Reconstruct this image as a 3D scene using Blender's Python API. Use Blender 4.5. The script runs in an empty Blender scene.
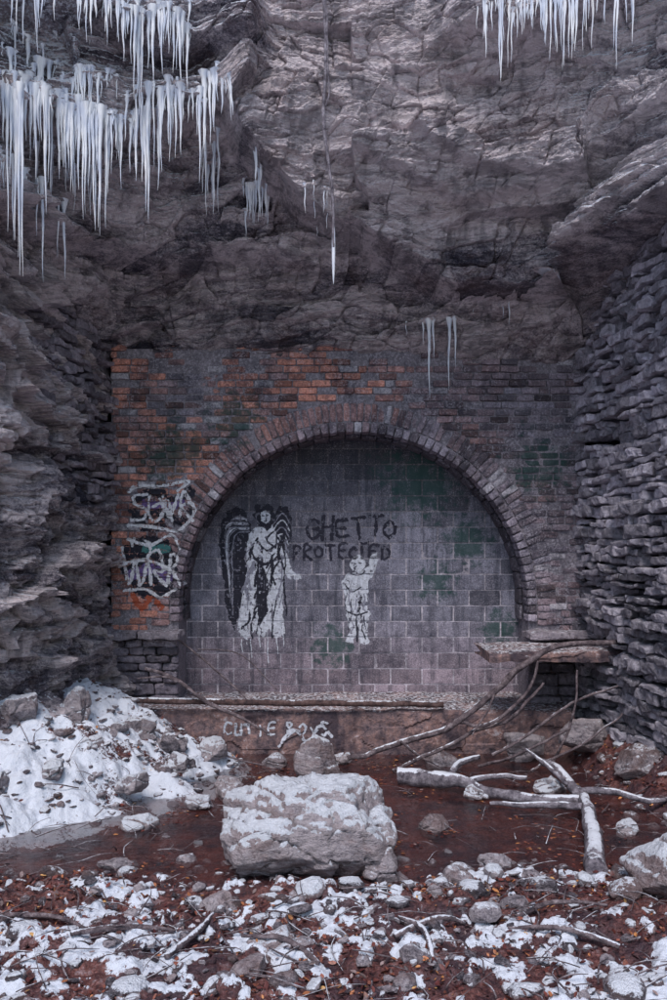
import bpy, bmesh, math, random
import numpy as np
from mathutils import Vector
from mathutils.bvhtree import BVHTree
random.seed(7); RNG=np.random.default_rng(11)
scene=bpy.context.scene
# ---------------------------------------------------------------- noise
def h3(ix,iy,iz,seed):
    n=(ix.astype(np.int64)*374761393+iy.astype(np.int64)*668265263+iz.astype(np.int64)*2147483647+seed*974711)&0xffffffff
    n=((n^(n>>13))*1274126177)&0xffffffff
    n=((n^(n>>16))*2246822519)&0xffffffff
    n=n^(n>>15)
    return (n&0xffffff)/float(0xffffff)
def vn(x,y,z,seed=0):
    x,y,z=np.broadcast_arrays(np.asarray(x,float),np.asarray(y,float),np.asarray(z,float))
    X=np.floor(x);Y=np.floor(y);Z=np.floor(z);fx=x-X;fy=y-Y;fz=z-Z
    fx=fx*fx*(3-2*fx);fy=fy*fy*(3-2*fy);fz=fz*fz*(3-2*fz)
    r=0
    for i in (0,1):
        for j in (0,1):
            for k in (0,1):
                r=r+h3(X+i,Y+j,Z+k,seed)*(fx if i else 1-fx)*(fy if j else 1-fy)*(fz if k else 1-fz)
    return r*2-1
def fbm(x,y,z,o=4,seed=0,g=.5):
    a=1;f=1;r=0;t=0
    for i in range(o):
        r=r+a*vn(np.asarray(x)*f+i*13.7,np.asarray(y)*f+i*7.1,np.asarray(z)*f,seed+i);t+=a;a*=g;f*=2.03
    return r/t
def worley(x,y,seed=0):
    X=np.floor(x);Y=np.floor(y)
    f1=np.full(x.shape,9.);f2=np.full(x.shape,9.);rid=np.zeros(x.shape);tx=np.zeros(x.shape);ty=np.zeros(x.shape)
    zz=np.zeros(x.shape)
    for i in (-1,0,1):
        for j in (-1,0,1):
            cx=X+i;cy=Y+j
            px=cx+.1+.8*h3(cx,cy,zz,seed);py=cy+.1+.8*h3(cx,cy,zz+1,seed)
            dx=x-px;dy=y-py;d=np.sqrt(dx*dx+dy*dy)
            m=d<f1
            f2=np.where(m,f1,np.minimum(f2,d))
            rid=np.where(m,h3(cx,cy,zz+2,seed),rid);tx=np.where(m,dx,tx);ty=np.where(m,dy,ty)
            f1=np.where(m,d,f1)
    tilt=tx*(h3(np.floor(rid*9999),zz,zz,seed+5)*2-1)+ty*(h3(np.floor(rid*9999),zz,zz,seed+6)*2-1)
    return f1,f2,rid,tilt
def ss(a,b,x):
    t=np.clip((x-a)/(b-a),0,1);return t*t*(3-2*t)
# ---------------------------------------------------------------- mesh helpers
def mkobj(name,V,loops,totals,mat=None,attrs=None,smooth=False,parent=None):
    V=np.asarray(V,np.float32).reshape(-1,3);loops=np.asarray(loops,np.int32).ravel();totals=np.asarray(totals,np.int32).ravel()
    me=bpy.data.meshes.new(name)
    me.vertices.add(len(V));me.vertices.foreach_set('co',V.ravel())
    me.loops.add(len(loops));me.loops.foreach_set('vertex_index',loops)
    me.polygons.add(len(totals))
    st=np.concatenate([[0],np.cumsum(totals)[:-1]]).astype(np.int32)
    me.polygons.foreach_set('loop_start',st)
    me.polygons.foreach_set('loop_total',totals)
    me.polygons.foreach_set('use_smooth',np.full(len(totals),smooth))
    me.update(calc_edges=True)
    if attrs:
        for k,a in attrs.items():
            a=np.asarray(a,np.float32)
            if a.ndim==1:
                at=me.attributes.new(k,'FLOAT','POINT');at.data.foreach_set('value',a)
            else:
                at=me.attributes.new(k,'FLOAT_COLOR','POINT')
                c=np.ones((len(a),4),np.float32);c[:,:3]=a[:,:3];at.data.foreach_set('color',c.ravel())
    ob=bpy.data.objects.new(name,me);scene.collection.objects.link(ob)
    if mat: me.materials.append(mat)
    if parent: ob.parent=parent
    return ob
def empty(name):
    e=bpy.data.objects.new(name,None);e.empty_display_size=.2;scene.collection.objects.link(e);return e
def gridfaces(nr,nc,flip=False):
    i=np.arange(nr*nc).reshape(nr,nc)
    q=np.stack([i[:-1,:-1],i[:-1,1:],i[1:,1:],i[1:,:-1]],-1).reshape(-1,4)
    if flip:q=q[:,::-1]
    return q
def gridobj(name,P,mat,attrs=None,smooth=True,parent=None,flip=False):
    nr,nc=P.shape[:2];q=gridfaces(nr,nc,flip)
    at={k:(v.reshape(-1) if v.ndim==2 else v.reshape(-1,3)) for k,v in (attrs or {}).items()}
    return mkobj(name,P.reshape(-1,3),q.ravel(),np.full(len(q),4),mat,at,smooth,parent)
def bm_arrays(bm):
    bm.verts.ensure_lookup_table()
    V=np.array([v.co[:] for v in bm.verts]);F=[[v.index for v in f.verts] for f in bm.faces];return V,F
def box_template(cuts):
    bm=bmesh.new();bmesh.ops.create_cube(bm,size=2)
    if cuts: bmesh.ops.subdivide_edges(bm,edges=bm.edges[:],cuts=cuts,use_grid_fill=True)
    V,F=bm_arrays(bm);bm.free();return V,F
def instance_mesh(V,F,M,T):
    W=np.einsum('kij,nj->kni',M,V)+T[:,None,:]
    n=len(V);k=len(T)
    fl=np.array([i for f in F for i in f]);ft=np.array([len(f) for f in F])
    L=(fl[None,:]+(np.arange(k)*n)[:,None]).ravel()
    return W,L,np.tile(ft,k)
def rot_xyz(a,b,c):
    ca,sa,cb,sb,cc,sc=np.cos(a),np.sin(a),np.cos(b),np.sin(b),np.cos(c),np.sin(c)
    o=np.zeros_like(ca);i=np.ones_like(ca)
    Rx=np.stack([i,o,o,o,ca,-sa,o,sa,ca],-1).reshape(-1,3,3)
    Ry=np.stack([cb,o,sb,o,i,o,-sb,o,cb],-1).reshape(-1,3,3)
    Rz=np.stack([cc,-sc,o,sc,cc,o,o,o,i],-1).reshape(-1,3,3)
    return Rz@Ry@Rx
def stones(name,items,mat,cuts=3,bev=.012,rough=.006,parent=None,nfreq=14,seed=3):
    """items: (cx,cy,cz, hx,hy,hz, yaw, roll, (r,g,b)) - roll turns about Y"""
    TV,TF=box_template(cuts)
    A=np.array([it[:8] for it in items],float);C=np.array([it[8] for it in items],float)
    k=len(A);H=A[:,3:6]
    b=np.minimum(bev,H.min(1)*.6)[:,None]
    core=H-b
    P=TV[None]*H[:,None,:]
    cl=np.clip(P,-core[:,None,:],core[:,None,:]);d=P-cl
    nn=np.linalg.norm(d,axis=2,keepdims=True)+1e-9
    P=cl+d/nn*np.minimum(nn,b[:,None,:])
    R=rot_xyz(np.zeros(k),A[:,7],A[:,6])
    W=np.einsum('kij,knj->kni',R,P)+A[:,None,:3]
    off=RNG.random((k,1))*50
    for ax in range(3):
        W[...,ax]+=rough*fbm(W[...,0]*nfreq+off,W[...,1]*nfreq+ax*9,W[...,2]*nfreq,3,seed+ax)*(1.6 if ax==1 else 1)
    n=len(TV)
    fl=np.array([i for f in TF for i in f]);ft=np.array([len(f) for f in TF])
    L=(fl[None,:]+(np.arange(k)*n)[:,None]).ravel()
    col=np.repeat(C,n,axis=0)
    return mkobj(name,W.reshape(-1,3),L,np.tile(ft,k),mat,{'col':col},False,parent)
# ---------------------------------------------------------------- materials
class NT:
    def __init__(s,name):
        s.m=bpy.data.materials.new(name);s.m.use_nodes=True;s.t=s.m.node_tree;s.n=s.t.nodes;s.b=s.n['Principled BSDF'];s.out=s.n['Material Output'];s._p=None
    def link(s,a,b): s.t.links.new(a,b)
    def geo(s):
        if s._p is None: s._p=s.n.new('ShaderNodeNewGeometry')
        return s._p
    def pos(s): return s.geo().outputs['Position']
    def noise(s,scale,detail=4,rough=.6,vec=None,sc=None,dist=0):
        n=s.n.new('ShaderNodeTexNoise');n.inputs['Scale'].default_value=scale;n.inputs['Detail'].default_value=detail;n.inputs['Roughness'].default_value=rough;n.inputs['Distortion'].default_value=dist
        v=vec if vec is not None else s.pos()
        if sc:
            mp=s.n.new('ShaderNodeMapping');mp.inputs['Scale'].default_value=sc;s.link(v,mp.inputs['Vector']);v=mp.outputs[0]
        s.link(v,n.inputs['Vector']);return n.outputs['Fac']
    def ramp(s,fac,stops):
        r=s.n.new('ShaderNodeValToRGB');e=r.color_ramp.elements
        while len(e)<len(stops): e.new(.5)
        for i,(p,c) in enumerate(stops):
            e[i].position=p
            if isinstance(c,(int,float)): c=(c,c,c)
            e[i].color=(*c,1)
        s.link(fac,r.inputs[0]);return r.outputs[0]
    def mix(s,f,a,b,mode='MIX'):
        m=s.n.new('ShaderNodeMix');m.data_type='RGBA';m.blend_type=mode
        for v,i in ((f,0),(a,6),(b,7)):
            if isinstance(v,(int,float)): m.inputs[i].default_value=v if i==0 else (v,v,v,1)
            elif isinstance(v,tuple): m.inputs[i].default_value=(*v,1)
            else: s.link(v,m.inputs[i])
        return m.outputs[2]
    def math(s,op,a,b=0.,c=None):
        m=s.n.new('ShaderNodeMath');m.operation=op
        for i,v in enumerate((a,b) if c is None else (a,b,c)):
            if isinstance(v,(int,float)): m.inputs[i].default_value=v
            else: s.link(v,m.inputs[i])
        return m.outputs[0]
    def attr(s,n,f=False):
        a=s.n.new('ShaderNodeAttribute');a.attribute_name=n;return a.outputs['Fac' if f else 'Color']
    def bump(s,h,strength=.5,dist=.02):
        b=s.n.new('ShaderNodeBump');b.inputs['Strength'].default_value=strength;b.inputs['Distance'].default_value=dist
        s.link(h,b.inputs['Height']);return b.outputs[0]
    def nz(s):
        x=s.n.new('ShaderNodeSeparateXYZ');s.link(s.geo().outputs['Normal'],x.inputs[0]);return x.outputs[2]
    def fin(s,col,rough=.85,nrm=None,spec=.3):
        if isinstance(col,tuple): s.b.inputs['Base Color'].default_value=(*col,1)
        else: s.link(col,s.b.inputs['Base Color'])
        if isinstance(rough,(int,float)): s.b.inputs['Roughness'].default_value=rough
        else: s.link(rough,s.b.inputs['Roughness'])
        s.b.inputs['Specular IOR Level'].default_value=spec
        if nrm is not None: s.link(nrm,s.b.inputs['Normal'])
        return s.m
SNOW=(.76,.79,.87)
def snow_mix(t,col,base_fac):
    n=t.noise(24,3,.75)
    f=t.math('ADD',base_fac,t.math('MULTIPLY',t.math('SUBTRACT',n,.5),1.3))
    f=t.ramp(f,[(.45,0),(.58,1)])
    return t.mix(f,col,SNOW),f
def rock_mat(name,dark,mid,light,streak=.5,warm=.3,strata=0.):
    t=NT(name);tone=t.attr('tone',True)
    a=t.noise(1.3,6,.74,sc=(1,1,2.0));b=t.noise(8,5,.78,sc=(1,1,2.6));c=t.noise(44,3,.78)
    v=t.math('ADD',t.math('MULTIPLY',a,.75),t.math('MULTIPLY',b,.85))
    v=t.math('ADD',t.math('SUBTRACT',v,.09),t.math('MULTIPLY',t.math('SUBTRACT',tone,.5),.6))
    v=t.math('ADD',v,t.math('MULTIPLY',t.math('SUBTRACT',c,.5),.7))
    col=t.ramp(v,[(.42,dark),(.58,mid),(.71,tuple(.5*(m+l) for m,l in zip(mid,light))),(.86,light)])
    w=t.ramp(a,[(.40,1),(.50,0)])
    if warm: col=t.mix(t.math('MULTIPLY',w,warm),col,(.32,.19,.16))
    h=t.math('ADD',b,t.math('MULTIPLY',c,.4))
    if strata:
        q=t.noise(1.6,5,.8,sc=(.7,.7,5.),dist=.4);q2=t.ramp(q,[(.43,1),(.50,0)])
        col=t.mix(t.math('MULTIPLY',q2,strata),col,(.03,.027,.045));h=t.math('ADD',h,t.math('MULTIPLY',q,1.1))
    if streak:
        st=t.ramp(t.noise(3.5,4,.65,sc=(1.6,1.6,.22)),[(.5,0),(.62,1)])
        col=t.mix(t.math('MULTIPLY',st,streak),col,(.035,.035,.058))
    nrm=t.bump(h,1.,.06)
    col,_=snow_mix(t,col,t.attr('snow',True))
    return t.fin(col,.7,nrm,.4)
M_cliff=rock_mat('cliff_rock',(.038,.035,.058),(.22,.195,.235),(.76,.67,.70),.45,.25,.45)
M_rock=rock_mat('boulder_rock',(.06,.052,.065),(.20,.175,.20),(.50,.44,.47),0,.35)
def col_mat(name,nscale=30,dirt=.6,bumpd=.01,rough=.9,moss=None,snow=False,eff=.45,drip=0):
    t=NT(name);c=t.attr('col')
    n=t.noise(nscale,4,.75);m=t.noise(2.2,6,.75);k=t.noise(9,5,.75)
    c=t.mix(1.,c,t.ramp(n,[(.3,.45),(.7,1.55)]),'MULTIPLY')
    c=t.mix(t.math('MULTIPLY',t.ramp(m,[(.46,0),(.60,1)]),dirt),c,(.042,.04,.064))
    c=t.mix(t.math('MULTIPLY',t.ramp(k,[(.5,0),(.64,1)]),dirt*.8),c,(.048,.045,.066))
    c=t.mix(t.math('MULTIPLY',t.ramp(t.math('ADD',t.math('MULTIPLY',k,-.55),t.math('ADD',n,t.math('MULTIPLY',m,.45))),[(.5,0),(.62,1)]),eff),c,(.50,.47,.53))
    if drip:
        c=t.mix(t.math('MULTIPLY',t.ramp(t.noise(5,4,.7,sc=(2,1,.18)),[(.5,0),(.62,1)]),drip),c,(.028,.034,.052))
    if moss:
        for (x,y,z,r) in moss:
            vm=t.n.new('ShaderNodeVectorMath');vm.operation='DISTANCE';t.link(t.pos(),vm.inputs[0]);vm.inputs[1].default_value=(x,y,z)
            q=t.math('SUBTRACT',1.,t.math('DIVIDE',vm.outputs['Value'],r))
            q=t.math('ADD',q,t.math('MULTIPLY',t.math('SUBTRACT',k,.5),3.2))
            c=t.mix(t.math('MULTIPLY',t.ramp(q,[(.2,0),(.7,1)]),.75),c,(.025,.075,.068))
    if snow: c,_=snow_mix(t,c,t.math('MULTIPLY',t.math('SUBTRACT',t.nz(),.72),1.5))
    return t.fin(c,rough,t.bump(t.math('ADD',n,t.math('MULTIPLY',k,.9)),.9,bumpd),.3)
M_brick=col_mat('weathered_brick',45,.62,.014,moss=[(-1.95,10.6,3.0,.55),(-1.2,10.6,3.4,.45),(2.5,10.6,2.9,.55)],eff=.55,drip=.25)
M_block=col_mat('concrete_block',60,.5,.010,moss=[(1.32,11.2,1.43,.34),(1.75,11.2,1.95,.42),(.0,11.2,.62,.38),(1.1,11.2,2.7,.7),(2.15,11.2,.8,.35)],eff=.35,drip=.55)
M_stone=col_mat('coursed_stone',18,.5,.03,snow=True,eff=.6)
M_mortar=col_mat('mortar',40,.5,.012)
# ---------------------------------------------------------------- cliff
KX=[
(-1.2,[(-10,0),(-6,4.5),(-4.3,6.6),(-3.3,8.1),(-2.85,9.2),(-2.62,10.2),(-2.75,11.7),(.2,11.9),(3.2,11.7),(3.45,9.8),(3.65,8.0),(4.4,6),(6.5,3.5),(10,0)]),
(2.4,[(-10,0),(-6,4.5),(-4.2,6.6),(-3.15,8.0),(-2.75,9.0),(-2.62,10.1),(-2.75,11.7),(.2,11.9),(3.2,11.7),(3.45,9.8),(3.65,8.0),(4.4,6),(6.5,3.5),(10,0)]),
(3.5,[(-10,0),(-6,4.5),(-4.1,6.5),(-3.1,7.7),(-3.0,9.0),(-2.95,10.2),(-2.75,11.6),(.2,11.9),(3.2,11.7),(3.45,9.8),(3.65,8.0),(4.4,6),(6.5,3.5),(10,0)]),
(4.1,[(-10,0),(-6,4.5),(-4.1,6.3),(-3.1,7.6),(-3.05,9.0),(-2.95,10.2),(-2.6,10.75),(.2,10.8),(3.0,10.75),(3.4,9.8),(3.6,8.0),(4.4,6),(6.5,3.5),(10,0)]),
(4.35,[(-10,0),(-6,4.5),(-4.2,6.4),(-3.3,7.8),(-3.0,9.1),(-2.8,10.1),(-2.5,10.5),(.2,10.5),(2.9,10.5),(3.3,9.8),(3.6,8.0),(4.4,6),(6.5,3.5),(10,0)]),
(4.8,[(-10,0),(-6,4.5),(-4.2,6.4),(-3.4,7.8),(-2.95,8.9),(-2.5,9.8),(-1.8,10.15),(.2,10.2),(2.5,10.1),(3.15,9.5),(3.6,8.2),(4.4,6),(6.5,3.5),(10,0)]),
(5.4,[(-10,0),(-6,4.5),(-4.3,6.3),(-3.6,7.4),(-2.9,8.3),(-2.2,9.0),(-1.4,9.4),(.3,9.5),(2.3,9.4),(3.1,9.1),(3.7,8.0),(4.4,6),(6.5,3.5),(10,0)]),
(6.0,[(-10,0),(-6,4.4),(-4.4,6.2),(-3.6,7.3),(-2.8,7.95),(-1.9,8.5),(-1.0,8.9),(.5,9.0),(2.2,8.85),(3.05,8.4),(3.7,7.6),(4.4,6),(6.5,3.5),(10,0)]),
(7.0,[(-10,0),(-6,4.3),(-4.5,6.0),(-3.6,7.0),(-2.7,7.6),(-1.7,8.2),(-.7,8.6),(.7,8.7),(2.2,8.4),(3.0,7.9),(3.7,7.1),(4.4,5.8),(6.5,3.5),(10,0)]),
(8.5,[(-10,0),(-6,4.3),(-4.5,6.0),(-3.6,7.0),(-2.7,7.6),(-1.7,8.2),(-.7,8.7),(.7,8.8),(2.2,8.5),(3.0,7.9),(3.7,7.1),(4.4,5.8),(6.5,3.5),(10,0)]),
(10.5,[(-12,3),(-8,7),(-6,9.0),(-4,10.0),(-2.7,10.6),(-1.7,11.2),(-.7,11.5),(.7,11.5),(2.2,11.3),(3.0,10.9),(4.7,10.1),(6.4,8.8),(8.5,6.5),(12,3)])]
kz=np.array([k[0] for k in KX]);KP=np.array([k[1] for k in KX],float)
segs=[12,25,90,140,120,90,240,240,110,110,90,25,12]
s=np.concatenate([np.linspace(i,i+1,n,endpoint=False) for i,n in enumerate(segs)]+[[13]])
zr=np.concatenate([np.linspace(-1.2,4.0,250,endpoint=False),np.linspace(4.0,7.4,440,endpoint=False),np.linspace(7.4,10.5,60)])
CP=np.zeros((len(zr),14,2))
for j in range(14):
    for c in range(2): CP[:,j,c]=np.interp(zr,kz,KP[:,j,c])
i1=np.clip(np.floor(s).astype(int),0,12);f=(s-i1)[None,:,None]
p0=CP[:,np.clip(i1-1,0,13)];p1=CP[:,i1];p2=CP[:,i1+1];p3=CP[:,np.clip(i1+2,0,13)]
B=.5*((2*p1)+(-p0+p2)*f+(2*p0-5*p1+4*p2-p3)*f**2+(-p0+3*p1-3*p2+p3)*f**3)
T=np.gradient(B,axis=1);T/=np.linalg.norm(T,axis=2,keepdims=True)+1e-9
N=np.stack([T[...,1],-T[...,0]],-1)
Zg=np.repeat(zr[:,None],len(s),1);Bx=B[...,0];By=B[...,1]
dl=np.linalg.norm(np.diff(B,axis=1),axis=2);A=np.concatenate([np.zeros((len(zr),1)),np.cumsum(dl,1)],1);A=A-A[:,[len(s)//2]]
zz=Zg+.22*fbm(A*.35,Zg*.3,0,3,5)+.06*fbm(A*1.5,Zg*1.6,0,3,6)-.07*Bx
calm=ss(-1.0,-.4,Bx)*(1-ss(2.6,3.2,Bx))*ss(4.9,5.3,Zg)
left=1-ss(-3.0,-2.5,Bx)
patch=ss(-.25,.25,fbm(A*.8,Zg*1.1,7,3,54))          # where thin bedding is exposed
D=.20*fbm(A*.5,Zg*.6,0,3,8)
f1,f2,r1,t1=worley(A*.62+.3*fbm(A,Zg,3,3,31),zz*1.9,41)
D=D+.27*(r1-.5)+.22*t1
f1,f2,r2,t2=worley(A*1.9+.35*fbm(A*2,Zg*2,5,3,32),zz*7+.5*fbm(A*1.5,Zg*3,8,3,35),42)
D=D+(.10*(r2-.5)+.07*t2-.03*(1-ss(0,.12,f2-f1)))*(1-.4*calm)
f1,f2,r3,t3=worley(A*2.6+.4*fbm(A*2,Zg*2,9,3,33),zz*3.1+.3*fbm(A*2,Zg*3,4,3,34),43)
D=D+(left+.3*(1-left))*(.16*(r3-.5)+.26*t3-.05*(1-ss(0,.1,f2-f1)))
th=.07;Ly=np.floor(zz/th);fr=zz/th-Ly
D=D+(.05*vn(Ly*3.7,A*1.1,0,51)+.012*(1-np.abs(fr*2-1))**.5)*(1-.5*calm)*(.35+.65*patch)
zz2=zz+.02*fbm(A*2.2,Zg*3,3,3,58);Ly2=np.floor(zz2/.026)
D=D+.020*vn(Ly2*5.3,A*1.9,0,52)*(.2+.8*patch)
D=D+(.045*fbm(A*4,Zg*8,0,4,61)+.018*fbm(A*26,Zg*40,0,3,62))
def lip(zl,amp,decay,mask,w=.05):
    d=Zg-zl+.06*fbm(A*3,0,9,3,77)
    return amp*ss(-w,w,d)*np.exp(-np.clip(d,0,9)/decay)*mask
crack=np.interp(Bx,[-1.35,-1.0,-.35,.2,.75,1.3,2.6,3.4],[6.3,5.85,5.35,5.2,4.95,4.72,4.66,4.9])
D=D+lip(crack,.82,1.3,ss(-1.45,-.9,Bx),.03)
D=D+lip(crack+.5+.12*Bx,.16,.5,ss(-.2,.2,Bx),.03)
D=D+lip(crack+1.05-.1*Bx,.14,.5,ss(.3,.8,Bx),.03)
crk2=np.interp(Bx,[-3.4,-2.4,-1,0.5],[4.95,5.0,5.1,4.9])
D=D+lip(crk2,.42,.5,1-ss(-.6,.1,Bx))
iceA=np.interp(Bx,[-4.5,-3,-1.9,-1.2,-.6],[5.85,5.75,5.85,6.15,6.5])
D=D+lip(iceA,.42,.5,1-ss(-1.2,-.6,Bx))
D=D+lip(6.72+.03*Bx,.40,.7,ss(-4,-3,Bx)*(1-ss(-1.0,-.6,Bx)))
D=D+lip(6.68+.04*Bx,.35,.8,ss(.9,1.3,Bx))
hid=ss(10.95,11.4,By);D=D*(1-hid)
D=np.where((Zg<4.12)&(By>10.6),np.minimum(D,By-10.72),D)
P=np.stack([Bx+N[...,0]*D,By+N[...,1]*D,Zg+.03*fbm(A*4,Zg*4,2,2,66)],-1)
gu=np.gradient(P,axis=1);gv=np.gradient(P,axis=0);nr=np.cross(gu,gv);nr/=np.linalg.norm(nr,axis=2,keepdims=True)+1e-9
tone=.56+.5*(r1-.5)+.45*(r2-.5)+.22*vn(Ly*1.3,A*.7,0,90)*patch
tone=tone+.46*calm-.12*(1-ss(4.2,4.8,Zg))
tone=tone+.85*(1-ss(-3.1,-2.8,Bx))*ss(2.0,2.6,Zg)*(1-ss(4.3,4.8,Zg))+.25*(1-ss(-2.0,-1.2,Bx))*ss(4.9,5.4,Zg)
sn=ss(.15,.7,nr[...,2])*(.85*(1-ss(-1.6,-.6,Bx))*ss(4.9,5.6,Zg)+.5*(ss(2.0,2.6,Bx)*(Zg>4.6))+.3*ss(4.5,5,Zg))+.5*ss(.5,.9,nr[...,2])*(1-ss(-3.0,-2.7,Bx))+.9*(Zg>8.6)
sn=sn+.46*(1-ss(-2.6,-1.7,Bx))*ss(5.6,6.4,Zg)+.25*ss(2.4,3,Bx)*ss(6,6.8,Zg)
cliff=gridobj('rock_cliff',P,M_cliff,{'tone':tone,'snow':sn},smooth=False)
def bvh_of(obs):
    V=[];F=[]
    for o in obs:
        me=o.data;b=len(V)
        V+= [v.co.copy() for v in me.vertices];F+=[tuple(b+i for i in p.vertices) for p in me.polygons]
    return BVHTree.FromPolygons(V,F)
cv=P[:,::2].reshape(-1,3);cq=gridfaces(P.shape[0],P[:,::2].shape[1])
cb=BVHTree.FromPolygons([tuple(v) for v in cv],[tuple(int(i) for i in q) for q in cq])
def cliff_y(x,z):
    h=cb.ray_cast(Vector((x,2,z)),Vector((0,1,0)));return h[0].y if h[0] else None
# ---------------------------------------------------------------- arch portal
CX,CZ,R=.245,1.16,2.145;FY=10.6;BY=11.2
portal=empty('brick_tunnel_portal')
th=np.linspace(math.pi,0,73)
inner=[(CX-R,-.3),(CX-R,.4),(CX-R,.8)]+[(CX+R*math.cos(a),CZ+R*math.sin(a)) for a in th]+[(CX+R,.8),(CX+R,.4),(CX+R,-.3)]
x0,x1,zt=-2.72,3.08,4.3
outer=[]
for (x,z) in inner:
    if z<=CZ and x<CX: outer.append((x0,z))
    elif z<=CZ: outer.append((x1,z))
    else:
        dx,dz=x-CX,z-CZ
        k=min([( (x1-CX)/dx if dx>1e-6 else 1e9),((x0-CX)/dx if dx<-1e-6 else 1e9),((zt-CZ)/dz if dz>1e-6 else 1e9)])
        outer.append((CX+dx*k,CZ+dz*k))
I=np.array(inner);O=np.array(outer)
g=np.stack([np.stack([O[:,0],np.full(len(O),FY+.4),O[:,1]],-1),np.stack([O[:,0],np.full(len(O),FY+.016),O[:,1]],-1),np.stack([I[:,0],np.full(len(I),FY+.016),I[:,1]],-1),np.stack([I[:,0],np.full(len(I),BY+.2),I[:,1]],-1)],0)
gridobj('mortar_body',g,M_mortar,{'col':np.tile(np.array([.27,.245,.28]),(*g.shape[:2],1))},smooth=False,parent=portal)
def brickcol(x,z,rnd,rf=1.):
    red=float(np.clip(1.15-ss(-.9,1.2,x)*.95+.6*ss(3.1,3.8,z)*(1-ss(-.2,1.6,x)),0,1.4))
    n=float(fbm(np.array([x*1.1]),np.array([z*1.1]),0,3,17)[0]);red=np.clip(red*(.72+1.3*n)+.35*(rnd[0]-.5)*2*red,0,1)*rf
    base=np.array([.225,.205,.25])*(.5+.9*rnd[1]);rd=np.array([.62,.28,.215])*(.65+.75*rnd[2])
    c=base*(1-red)+rd*red
    if rnd[3]>.94: c=np.array([.48,.45,.50])
    if rnd[3]<.12: c=c*.4
    return tuple(c)
items=[];ch=.088;RO=2.145+.37
row=0;z=-.22
while z<4.28:
    x=-2.72+(0 if row%2 else -.12)+random.uniform(-.02,.02)
    while x<3.05:
        L=.215*random.uniform(.93,1.06)
        if random.random()<.08:L*=.5
        a=max(x,-2.72);b=min(x+L,3.08);cx=(a+b)/2
        x+=L+.014
        if b-a<.05: continue
        far=max(math.hypot(xx-CX,max(z+ch/2-CZ,0) ) for xx in (a,b))
        if far<RO+.03: continue
        er=float(fbm(np.array([cx*1.1]),np.array([z*1.1]),3,2,29)[0])
        if random.random()<(.02+(.25 if er>.35 else 0)) and z>1: continue
        if z>4.05+.15*float(fbm(np.array([cx*2]),0,0,2,4)[0]) and random.random()<.5: continue
        dep=random.gauss(0,.006)+(0 if random.random()>.06 else .02)+.03*float(fbm(np.array([cx*1.3]),np.array([z*1.3]),1,2,9)[0])
        items.append((cx,FY+.045+dep,z+ch/2,(b-a)/2,.05,ch/2-.006,random.gauss(0,.016),random.gauss(0,.009),brickcol(cx,z,[random.random() for _ in range(4)])))
    z+=ch;row+=1
stones('facade_bricks',items,M_brick,3,.012,.010,portal)
items=[]
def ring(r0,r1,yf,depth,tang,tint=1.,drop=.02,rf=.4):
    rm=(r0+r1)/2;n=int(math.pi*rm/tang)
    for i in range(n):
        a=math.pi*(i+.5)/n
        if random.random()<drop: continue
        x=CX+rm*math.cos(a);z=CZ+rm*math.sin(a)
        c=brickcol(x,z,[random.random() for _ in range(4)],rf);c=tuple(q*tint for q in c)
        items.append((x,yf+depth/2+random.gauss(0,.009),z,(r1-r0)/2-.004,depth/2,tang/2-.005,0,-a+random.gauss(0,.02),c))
    k=int((CZ-.87)/tang)
    for sgn in (-1,1):
        for i in range(k):
            c=brickcol(CX+sgn*rm,1,[random.random() for _ in range(4)],rf);c=tuple(q*tint for q in c)
            items.append((CX+sgn*rm,yf+depth/2+random.gauss(0,.006),CZ-(i+.5)*tang,(r1-r0)/2-.004,depth/2,tang/2-.005,0,0,c))
ring(R-.03,R+.10,FY-.045,.30,.10,1.35,.0,.15)
ring(R+.105,R+.335,FY-.005,.12,.085,1.1,.03,.45)
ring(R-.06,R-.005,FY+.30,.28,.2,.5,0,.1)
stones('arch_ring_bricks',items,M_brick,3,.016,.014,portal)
items=[]
def course_wall(items,xa,xb,yf,za,zb,hmin,hmax,lmin,lmax,colf,dep=.15,jit=.02):
    z=za
    while z<zb-.02:
        h=min(random.uniform(hmin,hmax),zb-z);x=xa
        while x<xb-.02:
            L=min(random.uniform(lmin,lmax),xb-x)
            if xb-x-L<.08:L=xb-x
            items.append((x+L/2,yf+dep/2+random.uniform(-jit,jit),z+h/2,L/2-.006,dep/2,h/2-.005,random.gauss(0,.01),random.gauss(0,.006),colf()))
            x+=L
        z+=h
gc=lambda:tuple(np.array([.23,.20,.24])*random.uniform(.5,1.35))
course_wall(items,-2.85,CX-R+.02,10.42,-.15,.76,.08,.15,.15,.4,gc,.15,.035)
course_wall(items,CX+R-.02,3.2,10.42,-.15,.76,.08,.15,.15,.4,gc,.15,.035)
for xa,xb in ((-2.95,-2.35),(-2.34,CX-R+.06),(CX+R-.06,2.8),(2.81,3.25)):
    items.append(((xa+xb)/2,10.50,.815,(xb-xa)/2,.22,.05,0,random.gauss(0,.012),(.34,.30,.34)))
stones('springer_masonry',items,M_stone,5,.025,.03,portal,8)
bw=empty('concrete_block_wall');items=[];row=0;z=-.10;bh=.203
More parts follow.
